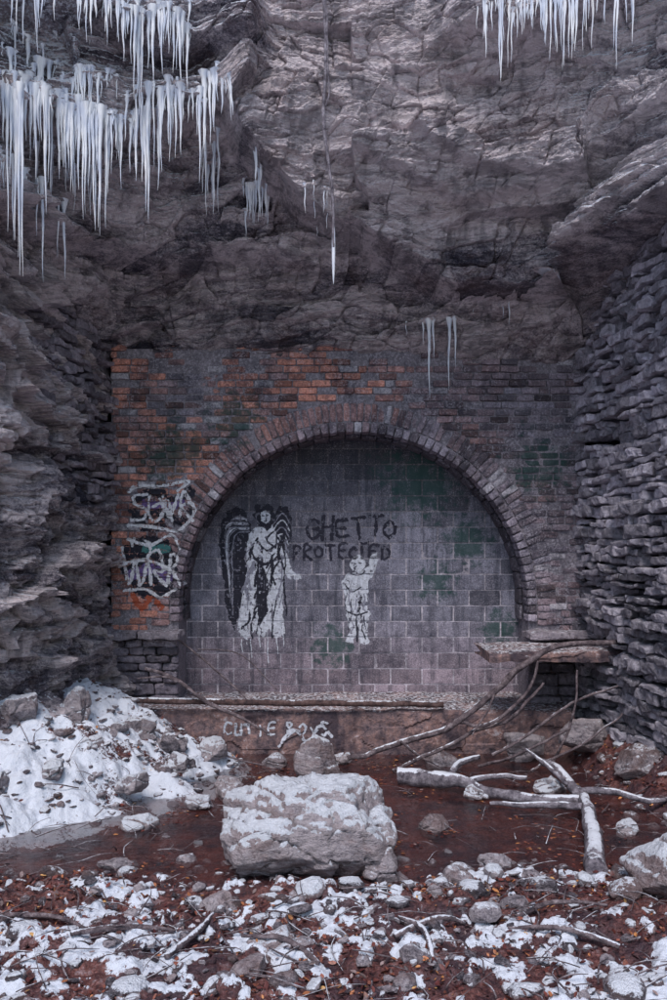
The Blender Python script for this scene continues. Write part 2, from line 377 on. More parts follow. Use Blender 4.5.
while z<3.4:
    x=-2.1+(.0 if row%2 else -.205)
    while x<2.6:
        cx=x+.2
        if math.hypot(max(abs(cx-CX)-.21,0),max(z-CZ,0))<R+.02:
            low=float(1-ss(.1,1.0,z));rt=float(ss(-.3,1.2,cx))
            base=np.array([.245,.24,.30])*(1-.70*float(ss(1.6,3.0,z)))*(1+.15*rt)+low*np.array([.07,.01,-.01])  # upper courses darkened: shade at the top painted into the block colour
            c=tuple(base*random.uniform(.72,1.22))
            if random.random()<.08:c=tuple(np.array(c)*.6)
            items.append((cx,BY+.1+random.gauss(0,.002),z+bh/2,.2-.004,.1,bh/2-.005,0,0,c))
        x+=.406
    z+=bh;row+=1
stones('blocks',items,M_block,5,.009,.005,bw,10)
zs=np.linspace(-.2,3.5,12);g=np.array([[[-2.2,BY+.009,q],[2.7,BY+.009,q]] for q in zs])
mc=np.array([[np.array([.60,.55,.62])*(1-.78*float(ss(1.2,2.8,q)))]*2 for q in zs])  # joint colour fades darker upwards, the same painted shade as the blocks
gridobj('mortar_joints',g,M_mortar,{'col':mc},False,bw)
# ---------------------------------------------------------------- side walls of coursed stone
def wall_along(name,pts,zb,ztf,hm,lm,cols,seed,jut=.045):
    random.seed(seed);items=[];pts=[Vector(p) for p in pts]
    sl=[(pts[i+1]-pts[i]).length for i in range(len(pts)-1)];tot=sum(sl)
    def at(d):
        for i,l in enumerate(sl):
            if d<=l or i==len(sl)-1:
                dr=(pts[i+1]-pts[i]).normalized();return pts[i]+dr*d,dr
            d-=l
    z=zb
    while z<ztf(tot):
        h=random.uniform(*hm);d=-random.uniform(0,.2);rowoff=random.uniform(-.035,.035)
        while d<tot:
            L=random.uniform(*lm)*(1 if h>.09 else 1.4);p,dr=at(max(0,min(tot,d+L/2)))
            if z<ztf(d):
                nin=Vector((dr.y,-dr.x));yaw=math.atan2(dr.y,dr.x)
                off=rowoff+random.uniform(-.03,jut)+.14*float(fbm(np.array([d*.8]),np.array([z*.7]),seed,2,5)[0])
                c=p+nin*(off-.14)
                hh=h*random.choice((1,1,1,.85,.6))
                if random.random()>.05: items.append((c.x,c.y,z+hh/2+random.uniform(-.01,.01)+.02*math.sin(d*2.1+z),L/2-.008,.16,hh/2-.004,yaw+random.gauss(0,.06),random.gauss(0,.03),cols(z)))
            d+=L
        z+=h
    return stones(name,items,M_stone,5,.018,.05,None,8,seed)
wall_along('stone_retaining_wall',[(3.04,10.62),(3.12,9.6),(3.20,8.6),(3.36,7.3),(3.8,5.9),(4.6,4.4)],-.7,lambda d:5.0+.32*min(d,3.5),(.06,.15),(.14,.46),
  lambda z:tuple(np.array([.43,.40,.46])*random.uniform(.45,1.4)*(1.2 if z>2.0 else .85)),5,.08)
wall_along('stone_wing_wall',[(-3.05,9.0),(-2.86,9.7),(-2.70,10.62)],-.4,lambda d:4.9,(.06,.12),(.14,.34),
  lambda z:tuple(np.array([.31,.27,.31])*random.uniform(.5,1.4)),9)
# ---------------------------------------------------------------- ground
WL=-.5
def bank(x,y):
    xe=np.interp(y,[3,5.8,6.9,7.6,8.5,9.6,11],[-5.5,-3.6,-2.7,-1.8,-1.1,-1.0,-1.6])
    return xe-x
def gh(x,y):
    b=bank(x,y)+.35*fbm(x*1.6,y*1.6,0,4,71)
    h=WL-.10+.035*fbm(x*.8,y*.8,0,2,70)
    h=h+.14*(1-ss(5.6,6.5,y-.45*fbm(x*.8,y*.8,2,3,72)))
    h=h-.05*ss(6.3,7.2,y)*ss(-.6,.6,x)
    h=h+np.where(b>0,.44*b*ss(0,.5,b)+.07*ss(0,.2,b),0)+.12*ss(1.3,2.2,b)
    h=h+ss(2.3,3.3,x+.15*fbm(x,y*1.2,3,3,75))*ss(6.6,8.4,y)*.5
    h=h+ss(3.0,6,x)*.9
    h=h+.14*ss(1.4,2.2,x)*(1-ss(5.0,5.7,y))
    h=h+.35*(1-ss(-1,3,y))
    return h
xs=np.concatenate([-np.geomspace(80,4.2,26,endpoint=False),np.linspace(-4.2,4.2,680),np.geomspace(4.2,80,27)[1:]])
ys=np.concatenate([-np.geomspace(90,1,18,endpoint=False),np.linspace(-1,3.6,24,endpoint=False),np.linspace(3.6,7.4,430,endpoint=False),np.linspace(7.4,11.6,290),np.geomspace(11.7,60,12)])
X,Y=np.meshgrid(xs,ys)
H=gh(X,Y)
b=bank(X,Y)
wx=.15*fbm(X*3,Y*3,0,3,81);f1,f2,rr,tt=worley(X*5+wx*4,Y*5+wx*4,82);cob=np.clip(.55-f1,0,1)**.5*(rr>.45)
f1b,f2b,rb,tb=worley(X*13,Y*13,83);peb=np.clip(.5-f1b,0,1)**.5
fg=ss(-.2,.3,-b)*(1-.35*ss(5.8,6.6,Y))
H=H+.045*cob*fg*(.5+rr)+.025*peb*(.4+.6*fg)+.05*fbm(X*2.5,Y*2.5,0,4,84)+.012*fbm(X*25,Y*25,0,3,85)
lump=fbm(X*5,Y*5,0,4,86)
inb=ss(0,.5,b)
H=H+inb*(.08*np.clip(fbm(X*2.0,Y*2.0,4,4,87),-.4,1)+.05*lump+.06*cob*(rr>.6))
hole=fbm(X*2.4,Y*2.4,7,5,88)
sn=np.where(b>-.1,1.02-2.4*np.clip(hole-.10,0,1)-.35*(1-ss(-.1,.4,b))-.25*cob*(rr>.75),0)
sf=.85*ss(-.02,.34,fbm(X*1.3,Y*1.6,9,3,89)*.7+fbm(X*11,Y*11,9,4,90)*.95+.06*ss(5.4,4.4,Y)+.25*ss(.6,1.6,X)*(1-ss(5.2,5.9,Y))-.02)
sf=sf*(H>WL+.004)*(1-.5*ss(6.3,7.0,Y)*(X>-1))
sn=np.where(b>-.1,np.maximum(sn,sf*.6),sf)
sn=sn*(1-.7*ss(1.9,2.6,X)*ss(7,8,Y))
H=H+.035*ss(.35,.8,sn)*(.6+.8*lump)
H=np.where((Y>9.95)&(np.abs(X)<2.9)&(Y<12),-.62,H)
t=NT('creek_ground');n1=t.noise(9,5,.8);n2=t.noise(60,3,.75);n3=t.noise(1.7,3,.6)
c=t.ramp(n1,[(.33,(.028,.015,.02)),(.47,(.09,.034,.034)),(.56,(.18,.07,.06)),(.68,(.29,.21,.225))])
c=t.mix(t.ramp(n3,[(.45,0),(.6,.7)]),c,(.05,.036,.05))
c=t.mix(1.,c,t.ramp(n2,[(.3,.4),(.7,1.6)]),'MULTIPLY')
snb=t.noise(34,4,.8)
f=t.math('ADD',t.attr('snow',True),t.math('MULTIPLY',t.math('SUBTRACT',snb,.5),1.9))
f=t.ramp(f,[(.42,0),(.56,1)])
sc=t.mix(n1,(.60,.65,.77),(.84,.87,.94))
c=t.mix(f,c,sc)
M_ground=t.fin(c,t.ramp(f,[(0,.4),(1,.9)]),t.bump(t.math('ADD',n1,t.math('MULTIPLY',snb,.5)),.9,.03),.4)
gridobj('ground',np.stack([X,Y,H],-1),M_ground,{'snow':sn},smooth=True)
def ghs(x,y):
    i=np.clip(np.searchsorted(xs,x)-1,0,len(xs)-2);j=np.clip(np.searchsorted(ys,y)-1,0,len(ys)-2)
    return H[j,i]
def sns(x,y):
    i=np.clip(np.searchsorted(xs,x)-1,0,len(xs)-2);j=np.clip(np.searchsorted(ys,y)-1,0,len(ys)-2)
    return sn[j,i]
t=NT('creek_water')
t.link(t.ramp(t.noise(3.2,5,.7),[(.4,(.13,.04,.034)),(.6,(.035,.022,.03))]),t.b.inputs['Base Color']);t.b.inputs['Roughness'].default_value=.05
t.b.inputs['Alpha'].default_value=.5;t.b.inputs['Specular IOR Level'].default_value=1.
t.link(t.bump(t.noise(11,4,.6,sc=(1,2.2,1)),.35,.02),t.b.inputs['Normal'])
wxg,wyg=np.meshgrid(np.linspace(-5,4.5,20),np.linspace(2.2,10.6,20))
gridobj('creek_water',np.stack([wxg,wyg,np.full_like(wxg,WL)],-1),t.m,smooth=True)
# ---------------------------------------------------------------- platform and ledge
t=NT('old_concrete');n=t.noise(6,5,.8);n2=t.noise(40,3,.7)
c=t.ramp(n,[(.35,(.07,.055,.07)),(.48,(.21,.145,.15)),(.58,(.33,.20,.18)),(.70,(.56,.50,.54))])
c=t.mix(t.ramp(t.noise(2.5,4,.7,sc=(1,1,.4)),[(.47,0),(.6,.85)]),c,(.05,.038,.052))
c,_=snow_mix(t,c,t.math('MULTIPLY',t.math('SUBTRACT',t.nz(),.70),1.55))
M_conc=t.fin(c,.8,t.bump(t.math('ADD',n,t.math('MULTIPLY',n2,.4)),.9,.03),.3)
def slab(name,x0,x1,y0,y1,z0,z1,mat,amp=.02,res=.02,seed=1,parent=None,tone=.5):
    nx=max(8,int((x1-x0)/res))
    def seg(a,b):
        n=max(3,int(math.hypot(b[0]-a[0],b[1]-a[1])/res));return [(a[0]+(b[0]-a[0])*i/n,a[1]+(b[1]-a[1])*i/n) for i in range(n)]
    prof=seg((y1,z0),(y0,z0))+seg((y0,z0),(y0,z1))+seg((y0,z1),(y1,z1))+[(y1,z1)]
    pr=np.array(prof);X=np.linspace(x0,x1,nx)[:,None]+0*pr[None,:,0];Yp=pr[None,:,0]+0*X;Zp=pr[None,:,1]+0*X
    f1,f2,r,tl=worley(X*2.5,(Zp+Yp)*4,seed)
    d=amp*fbm(X*3,Yp*4,Zp*4,5,seed)+amp*.8*(r-.5)
    edge=np.exp(-((Yp-y0)**2+(Zp-z1)**2)/.0012)*(.015+.05*np.clip(fbm(X*5,0,seed,3,seed+3),0,1))
    G=np.stack([X,Yp+d*1.2+edge,Zp+.5*amp*fbm(X*4,Yp*4,Zp*4,4,seed+9)-edge],-1)
    cA=G[:1].copy();cA[:]=cA.mean((0,1));cB=G[-1:].copy();cB[:]=cB.mean((0,1));G=np.concatenate([cA,G,cB],0)
    return gridobj(name,G,mat,{'tone':np.full(G.shape[:2],tone),'snow':np.zeros(G.shape[:2])},False,parent)
slab('concrete_platform',-2.9,2.75,9.92,11.3,-.75,.0,M_conc,.045,.018,12)
slab('stone_ledge',1.68,3.35,9.35,10.42,.62,.73,M_conc,.04,.018,15,tone=.35)
# ---------------------------------------------------------------- rocks
def ico(sub):
    bm=bmesh.new();bmesh.ops.create_icosphere(bm,subdivisions=sub,radius=1);V,F=bm_arrays(bm);bm.free();return V,F
I6=ico(6);I5=ico(5);I2=ico(2)
def rock(name,c,size,seed,boxy=.5,rot=0,snow=.8,sub=5,cuts=9,amp=.05,tone=.6,parent=None,snowthick=.03,tiltx=0.,planes=None,omin=.72):
    V,F=(I6 if sub==6 else I5);rg=np.random.default_rng(seed)
    d=V/np.linalg.norm(V,axis=1,keepdims=True)
    p=2+boxy*8;rad=(np.abs(d)**p).sum(1)**(-1/p);Q=d*rad[:,None]
    pl=[]
    for i in range(cuts):
        n=rg.normal(size=3);n/=np.linalg.norm(n);pl.append((n,rg.uniform(omin,1.0)*(1+.25*boxy)))
    for (n,o) in (planes or []):
        n=np.array(n,float);pl.append((n/np.linalg.norm(n),o))
    for n,o in pl:
        ex=np.clip(Q@n-o,0,None);Q=Q-ex[:,None]*n*.97
    off=seed*3.3;S=np.array(size)/2
    Q=Q*S
    q=Q*1.;nrm=d;fr=3.0
    r1=fbm(q[:,0]*fr+off,q[:,1]*fr,q[:,2]*fr,5,seed);r2=fbm(q[:,0]*14+off,q[:,1]*14,q[:,2]*18,3,seed+4)
    a,b_,w,tl=worley(q[:,0]*4+q[:,1]*2.3+off,q[:,2]*5+q[:,1]*1.1,seed+8)
    Q=Q+nrm*(amp*r1+amp*.34*r2+amp*.6*(w-.5)-amp*.45*(1-ss(0,.07,b_-a)))[:,None]
    ca,sa=math.cos(tiltx),math.sin(tiltx);Q=Q@np.array([[ca,0,-sa],[0,1,0],[sa,0,ca]])
    ca,sa=math.cos(rot),math.sin(rot);Q=Q@np.array([[ca,sa,0],[-sa,ca,0],[0,0,1]])
    W=Q+np.array(c)
    Fa=np.array(F);fn=np.cross(Q[Fa[:,1]]-Q[Fa[:,0]],Q[Fa[:,2]]-Q[Fa[:,0]]);vnn=np.zeros_like(Q)
    for k in range(3): np.add.at(vnn,Fa[:,k],fn)
    vnn/=np.linalg.norm(vnn,axis=1,keepdims=True)+1e-9
    sv=ss(.45,.85,vnn[:,2])*snow;sm=fbm(W[:,0]*5,W[:,1]*5,W[:,2]*5,3,seed+2)
    sv=np.clip(sv+.4*sm*sv,0,1)
    W[:,2]+=snowthick*ss(.45,.75,sv)*(.7+.5*sm)
    return mkobj(name,W,Fa.ravel(),np.full(len(Fa),3),M_rock,{'tone':np.full(len(W),tone)+.3*(w-.5),'snow':sv},True,parent)
rock('snow_capped_boulder',(-.19,6.45,-.29),(1.26,.9,.74),21,.26,.06,1.0,6,6,.09,.66,None,.04,0,[((-.75,-.2,.65),.93),((.8,-.3,.5),.98),((0,-.8,.6),1.0),((.9,0,-.45),.92),((-.9,-.2,-.3),.98)])
rock('boulder',(.32,6.16,-.44),(.26,.3,.28),22,.2,.3,.5,5,14,.05,.5)
rl=[((-2.62,8.75,.22),(.38,.35,.42),31,.8,.3),((-2.05,9.1,-.08),(.36,.34,.32),32,1.,.4),((-1.72,9.0,-.18),(.26,.25,.26),33,.6,.3),
((-1.3,9.3,-.34),(.34,.3,.24),34,.8,.3),((2.28,5.85,-.34),(.62,.6,.50),35,.8,.4),((.84,7.25,-.48),(.26,.22,.16),36,.3,.3),
((-.72,5.45,-.43),(.28,.24,.18),37,.15,.3),((-3.0,8.2,.30),(.45,.4,.35),38,1.,.4),((-1.0,8.3,-.46),(.5,.3,.18),39,.4,.3),
((1.2,9.5,-.48),(.4,.3,.22),40,.35,.3),((2.1,9.6,-.35),(.55,.4,.34),41,.3,.3),((2.75,9.5,-.2),(.6,.5,.42),42,.3,.3),
((-.65,9.4,-.47),(.28,.25,.16),43,.5,.3),((-2.9,7.4,-.2),(.35,.3,.25),44,.9,.3),((3.0,8.5,-.3),(.6,.7,.42),45,.5,.3),
((2.1,8.4,-.48),(.4,.3,.12),46,.9,.4),((-.35,4.95,-.44),(.4,.28,.12),47,.6,.4),((-1.2,5.2,-.45),(.3,.25,.12),48,.3,.4),
((1.35,8.15,-.46),(.32,.25,.16),49,.9,.4),((-1.5,8.5,-.27),(.36,.32,.22),50,.95,.3),((2.45,7.2,-.5),(.3,.2,.12),51,.9,.3),((-2.3,8.2,-.04),(.3,.3,.20),52,.9,.3),
((-1.85,7.9,-.3),(.3,.26,.18),53,1.,.3),((-1.2,7.8,-.47),(.3,.22,.13),54,.8,.3),((-1.6,7.3,-.48),(.34,.2,.10),55,.9,.4),((-2.5,7.7,-.15),(.26,.2,.18),56,1.,.3),((.1,9.5,-.47),(.3,.2,.16),57,.6,.3),((-1.6,6.4,-.49),(.3,.22,.10),58,.3,.3),((1.2,6.4,-.49),(.24,.2,.10),59,.4,.3)]
for i,(c,sz,sd,snw,bx) in enumerate(rl):
    rock('boulder',c,sz,sd,bx*.5,sd*.7,snw,5,18,.055,(.42+.2*((sd*37)%10)/10) if i!=6 else .85,None,.025,0,None,.6)
rock('wedge_rock',(-.15,8.95,-.36),(.5,.28,.42),61,.1,.2,.75,5,14,.045,.5,None,.03,.55)
def scatter(n,x0,x1,y0,y1): return RNG.uniform(x0,x1,n),RNG.uniform(y0,y1,n)
NP=3200;px,py=scatter(NP,-3.6,3.2,4.0,9.8);pz=ghs(px,py);kp=(pz>WL-.08)&(RNG.random(NP)<.75);px,py,pz=px[kp],py[kp],pz[kp];NP=len(px)
sz=RNG.uniform(.010,.042,NP)*(1+1.4*(RNG.random(NP)>.92));S3=np.stack([sz*RNG.uniform(.8,1.6,NP),sz*RNG.uniform(.8,1.3,NP),sz*RNG.uniform(.3,.8,NP)],-1)
R3=rot_xyz(RNG.normal(0,.2,NP),RNG.normal(0,.2,NP),RNG.uniform(0,6.28,NP));Mx=R3*S3[:,None,:]
V2=I2[0].copy();V2=V2*(1+.28*fbm(V2[:,0]*1.7,V2[:,1]*1.7,V2[:,2]*1.7,2,3))[:,None]
W,L,Tt=instance_mesh(V2,I2[1],Mx,np.stack([px,py,pz+sz*.15],-1))
W=W+.014*fbm(W[...,0]*25,W[...,1]*25,W[...,2]*25,2,8)[...,None]
tn=np.repeat(RNG.uniform(0,.6,NP),len(V2));nzv=np.tile(V2[:,2],NP)*np.repeat(RNG.random(NP)*1.3,len(V2))
mkobj('creek_pebbles',W.reshape(-1,3),L,Tt,M_rock,{'tone':tn,'snow':np.clip(nzv,0,1)},False)
# ---------------------------------------------------------------- leaf litter
def leaf_template():
    pts=[(-.5,0),(-.3,.2),(0,.3),(.28,.2),(.5,0),(.28,-.2),(0,-.3),(-.3,-.2)]
    V=[(x,y,.25*abs(y)+.12*x*x) for x,y in pts]+[(-.25,0,0),(0,0,-.02),(.25,0,0)]
    F=[(0,8,1),(1,8,9,2),(2,9,10,3),(3,10,4),(4,10,5),(5,10,9,6),(6,9,8,7),(7,8,0)]
    return np.array(V),F
LV,LF=leaf_template()
NL=34000;lx,ly=scatter(NL,-3.6,3.2,3.9,9.9)
sv=sns(lx,ly);hh=ghs(lx,ly);bk=bank(lx,ly)
cl_=fbm(lx*2.2,ly*2.8,0,4,99);dens=np.clip(.25+1.6*(cl_+.12),.05,1)
inw=hh<WL-.005
keep=(RNG.random(NL)<np.where(bk>.1,np.where(sv>.5,.06,.5),np.where(sv>.5,.18,dens)))&~(inw&(RNG.random(NL)<np.where(ly>6.3,1.0-.42*ss(-.05,.3,cl_),.5)))
lx,ly,hh=lx[keep],ly[keep],hh[keep];k=len(lx);lz=np.maximum(hh,WL)+RNG.uniform(.003,.02,k)*np.where(hh<WL,.3,1)
ls=RNG.uniform(.018,.055,k);fl_=np.where(hh<WL,.12,1.)
rt=rot_xyz(RNG.normal(0,.45,k)*fl_,RNG.normal(0,.45,k)*fl_,RNG.uniform(0,6.28,k));Mx=rt*ls[:,None,None]
Mx[:,:,1]*=RNG.uniform(.6,1.1,k)[:,None];Mx[:,:,2]*=RNG.uniform(-.6,2.2,k)[:,None]
W,L,Tt=instance_mesh(LV,LF,Mx,np.stack([lx,ly,lz],-1))
pal=np.array([(.10,.028,.026),(.155,.046,.037),(.23,.08,.055),(.065,.028,.03),(.038,.023,.028),(.34,.13,.06),(.46,.20,.075),(.56,.32,.13),(.24,.175,.17)])
pi=RNG.choice(len(pal),k,p=[.19,.17,.14,.15,.12,.08,.045,.025,.08]);lc=pal[pi]*RNG.uniform(.6,1.4,(k,1))
t=NT('fallen_leaf');c=t.mix(1.,t.attr('col'),t.ramp(t.noise(80,2,.6),[(.3,.6),(.7,1.4)]),'MULTIPLY');M_leaf=t.fin(c,.45,None,.4)
mkobj('leaf_litter',W.reshape(-1,3),L,Tt,M_leaf,{'col':np.repeat(lc,len(LV),0)},True)
# ---------------------------------------------------------------- branches / logs
def catmull(pts,step):
    P_=np.array(pts,float);out=[]
    for i in range(len(P_)-1):
        a=P_[max(i-1,0)];b=P_[i];c=P_[i+1];d=P_[min(i+2,len(P_)-1)]
        n=max(2,int(np.linalg.norm((c-b)[:3])/step))
        for j in range(n):
            u=j/n;out.append(.5*((2*b)+(-a+c)*u+(2*a-5*b+4*c-d)*u*u+(-a+3*b-3*c+d)*u**3))
    out.append(P_[-1]);return np.array(out)
def bark(name,d,m,l):
    t=NT(name);n=t.noise(12,5,.75);n2=t.noise(60,3,.7)
    c=t.ramp(n,[(.35,d),(.52,m),(.70,l)])
    f=t.math('ADD',t.attr('snow',True),t.math('MULTIPLY',t.math('SUBTRACT',t.noise(16,4,.75),.5),1.5))
    c=t.mix(t.ramp(f,[(.45,0),(.58,1)]),c,SNOW)
    return t.fin(c,.8,t.bump(t.math('ADD',n,n2),.9,.014),.3)
M_bark=bark('bark',(.035,.027,.035),(.15,.115,.125),(.36,.30,.32));M_grey=bark('weathered_wood',(.06,.052,.068),(.22,.195,.225),(.44,.41,.46))
M_rust=bark('rusted_iron',(.03,.022,.028),(.11,.065,.06),(.2,.14,.14))
def tube_arrays(pts,seed=0,sides=12,wob=.015,step=.03,snow=1.):
    C=catmull(pts,step);r=C[:,3];C=C[:,:3].copy();n=len(C);u=np.linspace(0,n*step,n)
    for ax in range(3): C[:,ax]+=wob*fbm(u*3,ax*5.,seed,3,seed)
    T_=np.gradient(C,axis=0);T_/=np.linalg.norm(T_,axis=1,keepdims=True)+1e-9
    up=np.array([0,0,1.]) if abs(T_[:,2]).mean()<.85 else np.array([0,1.,0])
    S_=np.cross(T_,up);S_/=np.linalg.norm(S_,axis=1,keepdims=True)+1e-9;U_=np.cross(S_,T_)
    a=np.linspace(0,2*math.pi,sides,endpoint=False)
    rr=r[:,None]*(1+.28*fbm(u[:,None]*9,np.cos(a)[None]*1.5,np.sin(a)[None]*1.5+seed,3,seed+1))
    nzv=(S_[:,None,2]*np.cos(a)[None]+U_[:,None,2]*np.sin(a)[None])
    sv=ss(.45,.95,nzv)*snow*(.35+.65*ss(-.3,.25,fbm(u*2.1,seed,0,3,seed+5)))[:,None]
    rr=rr+sv*np.clip(.3*r[:,None],0,.015)
    G=C[:,None]+S_[:,None]*(np.cos(a)[None,:,None]*rr[...,None])+U_[:,None]*(np.sin(a)[None,:,None]*rr[...,None])
    i=np.arange(n*sides).reshape(n,sides);j=np.roll(i,-1,1)
    q=np.stack([i[:-1],j[:-1],j[1:],i[1:]],-1).reshape(-1,4)
    return G.reshape(-1,3),q,sv.ravel(),[list(i[0][::-1]),list(i[-1])]
def branches(name,lst,mat=None,parent=None,sides=12,snow=1.,wob=.015,step=.03):
    V=[];L=[];Tt=[];S_=[];b=0
    for k_,pts in enumerate(lst):
        v,q,sv,caps=tube_arrays(pts,seed=len(pts)*7+k_*3+int(abs(pts[0][0])*100)%97,sides=sides,wob=wob,step=step,snow=snow)
        V.append(v);L.append((q+b).ravel());Tt.append(np.full(len(q),4));S_.append(sv)
        for c in caps: L.append(np.array(c)+b);Tt.append(np.array([len(c)]))
        b+=len(v)
    return mkobj(name,np.concatenate(V),np.concatenate(L),np.concatenate(Tt),mat or M_bark,{'snow':np.concatenate(S_)},True,parent)
branches('fallen_log',[[(.62,8.6,-.42,.075),(.95,8.45,-.39,.08),(1.3,8.2,-.41,.05),(1.75,7.9,-.42,.045),(2.2,7.7,-.40,.04)],
   [(1.1,8.35,-.38,.03),(1.25,8.7,-.33,.03),(1.5,8.9,-.28,.02)],[(1.2,8.25,-.42,.03),(1.5,8.45,-.38,.025),(1.85,8.4,-.4,.02)]],M_grey,wob=.045,snow=1.0)
branches('fallen_log',[[(2.12,8.75,-.30,.035),(2.2,8.1,-.34,.045),(2.16,7.3,-.38,.06),(1.98,6.6,-.42,.072),(1.88,6.15,-.47,.08)],
   [(2.16,7.8,-.34,.03),(2.4,7.75,-.34,.028),(2.75,7.6,-.36,.022),(3.05,7.7,-.34,.013)],[(2.14,7.4,-.37,.03),(1.75,7.6,-.42,.026),(1.4,7.8,-.45,.016)],[(2.17,8.0,-.33,.022),(2.02,8.3,-.24,.018),(1.9,8.6,-.12,.01)]],M_grey,wob=.045,snow=.75)
branches('dead_branch',[[(.15,9.3,-.42,.026),(.75,9.35,-.22,.03),(1.25,9.3,-.04,.03),(1.7,9.25,.28,.034),(2.05,9.2,.62,.034),(2.4,9.2,.82,.03),(3.05,9.3,.84,.026)],
   [(1.3,9.3,-.02,.02),(1.65,9.2,.0,.018),(2.0,9.15,.32,.018),(2.15,9.2,.66,.014)],[(.7,9.3,-.22,.016),(.9,9.25,-.35,.012),(1.1,9.2,-.45,.008)],[(1.7,9.25,.28,.014),(1.6,9.2,.1,.01),(1.45,9.1,-.1,.007)]],snow=.7,wob=.04)
branches('dead_branch',[[(.6,9.0,-.45,.015),(1.1,9.15,-.27,.02),(1.5,9.3,-.14,.02),(1.9,9.2,.08,.018),(2.2,9.1,.42,.014)],
   [(1.7,9.2,-.35,.016),(2.1,9.2,-.12,.016),(2.5,9.2,.2,.014),(3.0,9.1,.42,.01)],[(1.5,9.1,-.45,.015),(1.9,8.9,-.24,.014),(2.4,8.8,.04,.013)],[(2.3,9.1,-.4,.014),(2.5,9.0,.1,.012),(2.55,9.0,.6,.01)],[(2.0,8.9,-.45,.012),(2.5,8.95,-.2,.012),(3.0,9.0,.15,.01)]],snow=.5,wob=.04)
branches('rusty_pipe',[[(-2.85,9.82,.14,.032),(-1.5,9.84,.11,.032),(.0,9.86,.085,.032),(1.25,9.88,.07,.032)]],M_rust,snow=.7,wob=.008)
branches('dead_branch',[[(-2.1,9.7,.5,.02),(-1.75,9.72,.36,.02),(-1.4,9.75,.10,.025),(-1.1,9.72,-.02,.018),(-.7,9.6,-.2,.012)],[(-1.75,9.72,.36,.015),(-1.9,9.7,.42,.012),(-2.2,9.72,.40,.01)]],snow=.4,wob=.03)
branches('dead_branch',[[(-1.9,10.55,.75,.012),(-1.5,10.5,.45,.012),(-1.2,10.4,.2,.010),(-1.0,10.3,.02,.008)],[(-1.7,10.8,.6,.008),(-1.2,10.8,.55,.008),(-.7,10.8,.1,.007)],[(-2.1,9.2,-.05,.012),(-1.6,9.3,-.2,.012),(-1.1,9.3,-.4,.010),(-.7,9.2,-.46,.008)]],snow=.4)
tw=[]
for i in range(520):
    x=random.uniform(-3.2,3.0);y=random.uniform(4.1,9.0) if i%3 else random.uniform(4.1,5.6);a=random.uniform(0,6.28);l=random.uniform(.06,.4);z=max(float(ghs(x,y)),WL)+.02
    r=random.uniform(.002,.006)
    x2,y2=x+math.cos(a)*l,y+math.sin(a)*l;z2=max(float(ghs(x2,y2)),WL)+random.uniform(.015,.08)
    tw.append([(x,y,z,r),((x+x2)/2+random.uniform(-.05,.05),(y+y2)/2+random.uniform(-.03,.03),(z+z2)/2+.02,r*.9),(x2,y2,z2,r*.4)])
branches('fallen_twigs',tw,sides=5,snow=.75,step=.05)
big=[]
for (x,y,a,l,r) in [(.35,5.0,.5,.5,.018),(-.9,4.75,1.2,.5,.018),(-1.5,4.9,.3,.6,.016),(.55,4.75,1.9,.5,.017),(1.1,5.3,.15,.6,.014),(-.1,4.7,2.6,.5,.016),(-2.0,5.3,-.4,.6,.016),(1.6,4.9,2.8,.6,.016)]:
    x2,y2=x+math.cos(a)*l,y+math.sin(a)*l
    big.append([(x,y,float(ghs(x,y))+.02,r),((x+x2)/2+.04,(y+y2)/2+.05,float(ghs((x+x2)/2,(y+y2)/2))+.04,r),(x2,y2,float(ghs(x2,y2))+.03,r*.5)])
branches('fallen_sticks',big,sides=8,snow=.8,wob=.03)
# ---------------------------------------------------------------- icicles
t=NT('ice');c=t.ramp(t.noise(14,2,.5,sc=(1,1,.3)),[(.35,(.66,.71,.83)),(.62,(.96,.97,1.))])
t.link(c,t.b.inputs['Base Color']);t.b.inputs['Roughness'].default_value=.15;t.b.inputs['Transmission Weight'].default_value=.1;t.b.inputs['IOR'].default_value=1.31
M_ice=t.m
def icicle_cluster(specs):
    V=[];L=[];Tt=[];b=0
    for (x,z,l,r) in specs:
        best=None
        for dz in np.linspace(-.16,.16,9):
            y=cliff_y(x,z+dz)
            if y is not None and (best is None or y<best[0]-.01): best=(y,z+dz)
        if best is None: continue
        y,zt=best;y+=.01;sd=7;n=14
        u=np.linspace(0,1,n);rad=r*((1-u)**.95)*(1+.2*np.sin(u*l*38+random.random()*6))+.001;rad[0]*=2.0;rad[1]*=1.35
        a=np.linspace(0,6.283,sd,endpoint=False)
        dx=random.gauss(0,.012)*u+.004*np.sin(u*9+random.random()*6);dy=random.gauss(0,.01)*u
        G=np.stack([x+dx[:,None]+rad[:,None]*np.cos(a),y+dy[:,None]+rad[:,None]*np.sin(a),zt+.04-u[:,None]*l+0*a[None]],-1)
        i=np.arange(n*sd).reshape(n,sd);j=np.roll(i,-1,1);q=np.stack([i[:-1],i[1:],j[1:],j[:-1]],-1).reshape(-1,4)
        V.append(G.reshape(-1,3));L.append((q+b).ravel());Tt.append(np.full(len(q),4));b+=n*sd
    return mkobj('icicles',np.concatenate(V),np.concatenate(L),np.concatenate(Tt),M_ice,None,True)
random.seed(3)
def row(x0,x1,z0,z1,n,l0,l1,r0=.009,r1=.024):
    out=[]
    for i in range(n):
        u=random.random();x=x0+(x1-x0)*u
        e=.5+.5*math.sin(x*9.1+1.3)*math.sin(x*4.3)
        l=(l0+(l1-l0)*random.random()**1.6)*(.4+.8*e);out.append((x,z0+(z1-z0)*u+random.uniform(-.09,.09),l,random.uniform(r0,r1)*(.55+.6*l/l1)))
    return out
icicle_cluster(row(-3.25,-1.95,5.66,5.8,190,.2,1.6,.010,.028)+row(-3.3,-2.3,5.35,5.4,50,.2,.95)+row(-3.3,-2.2,6.1,6.1,50,.1,.6))
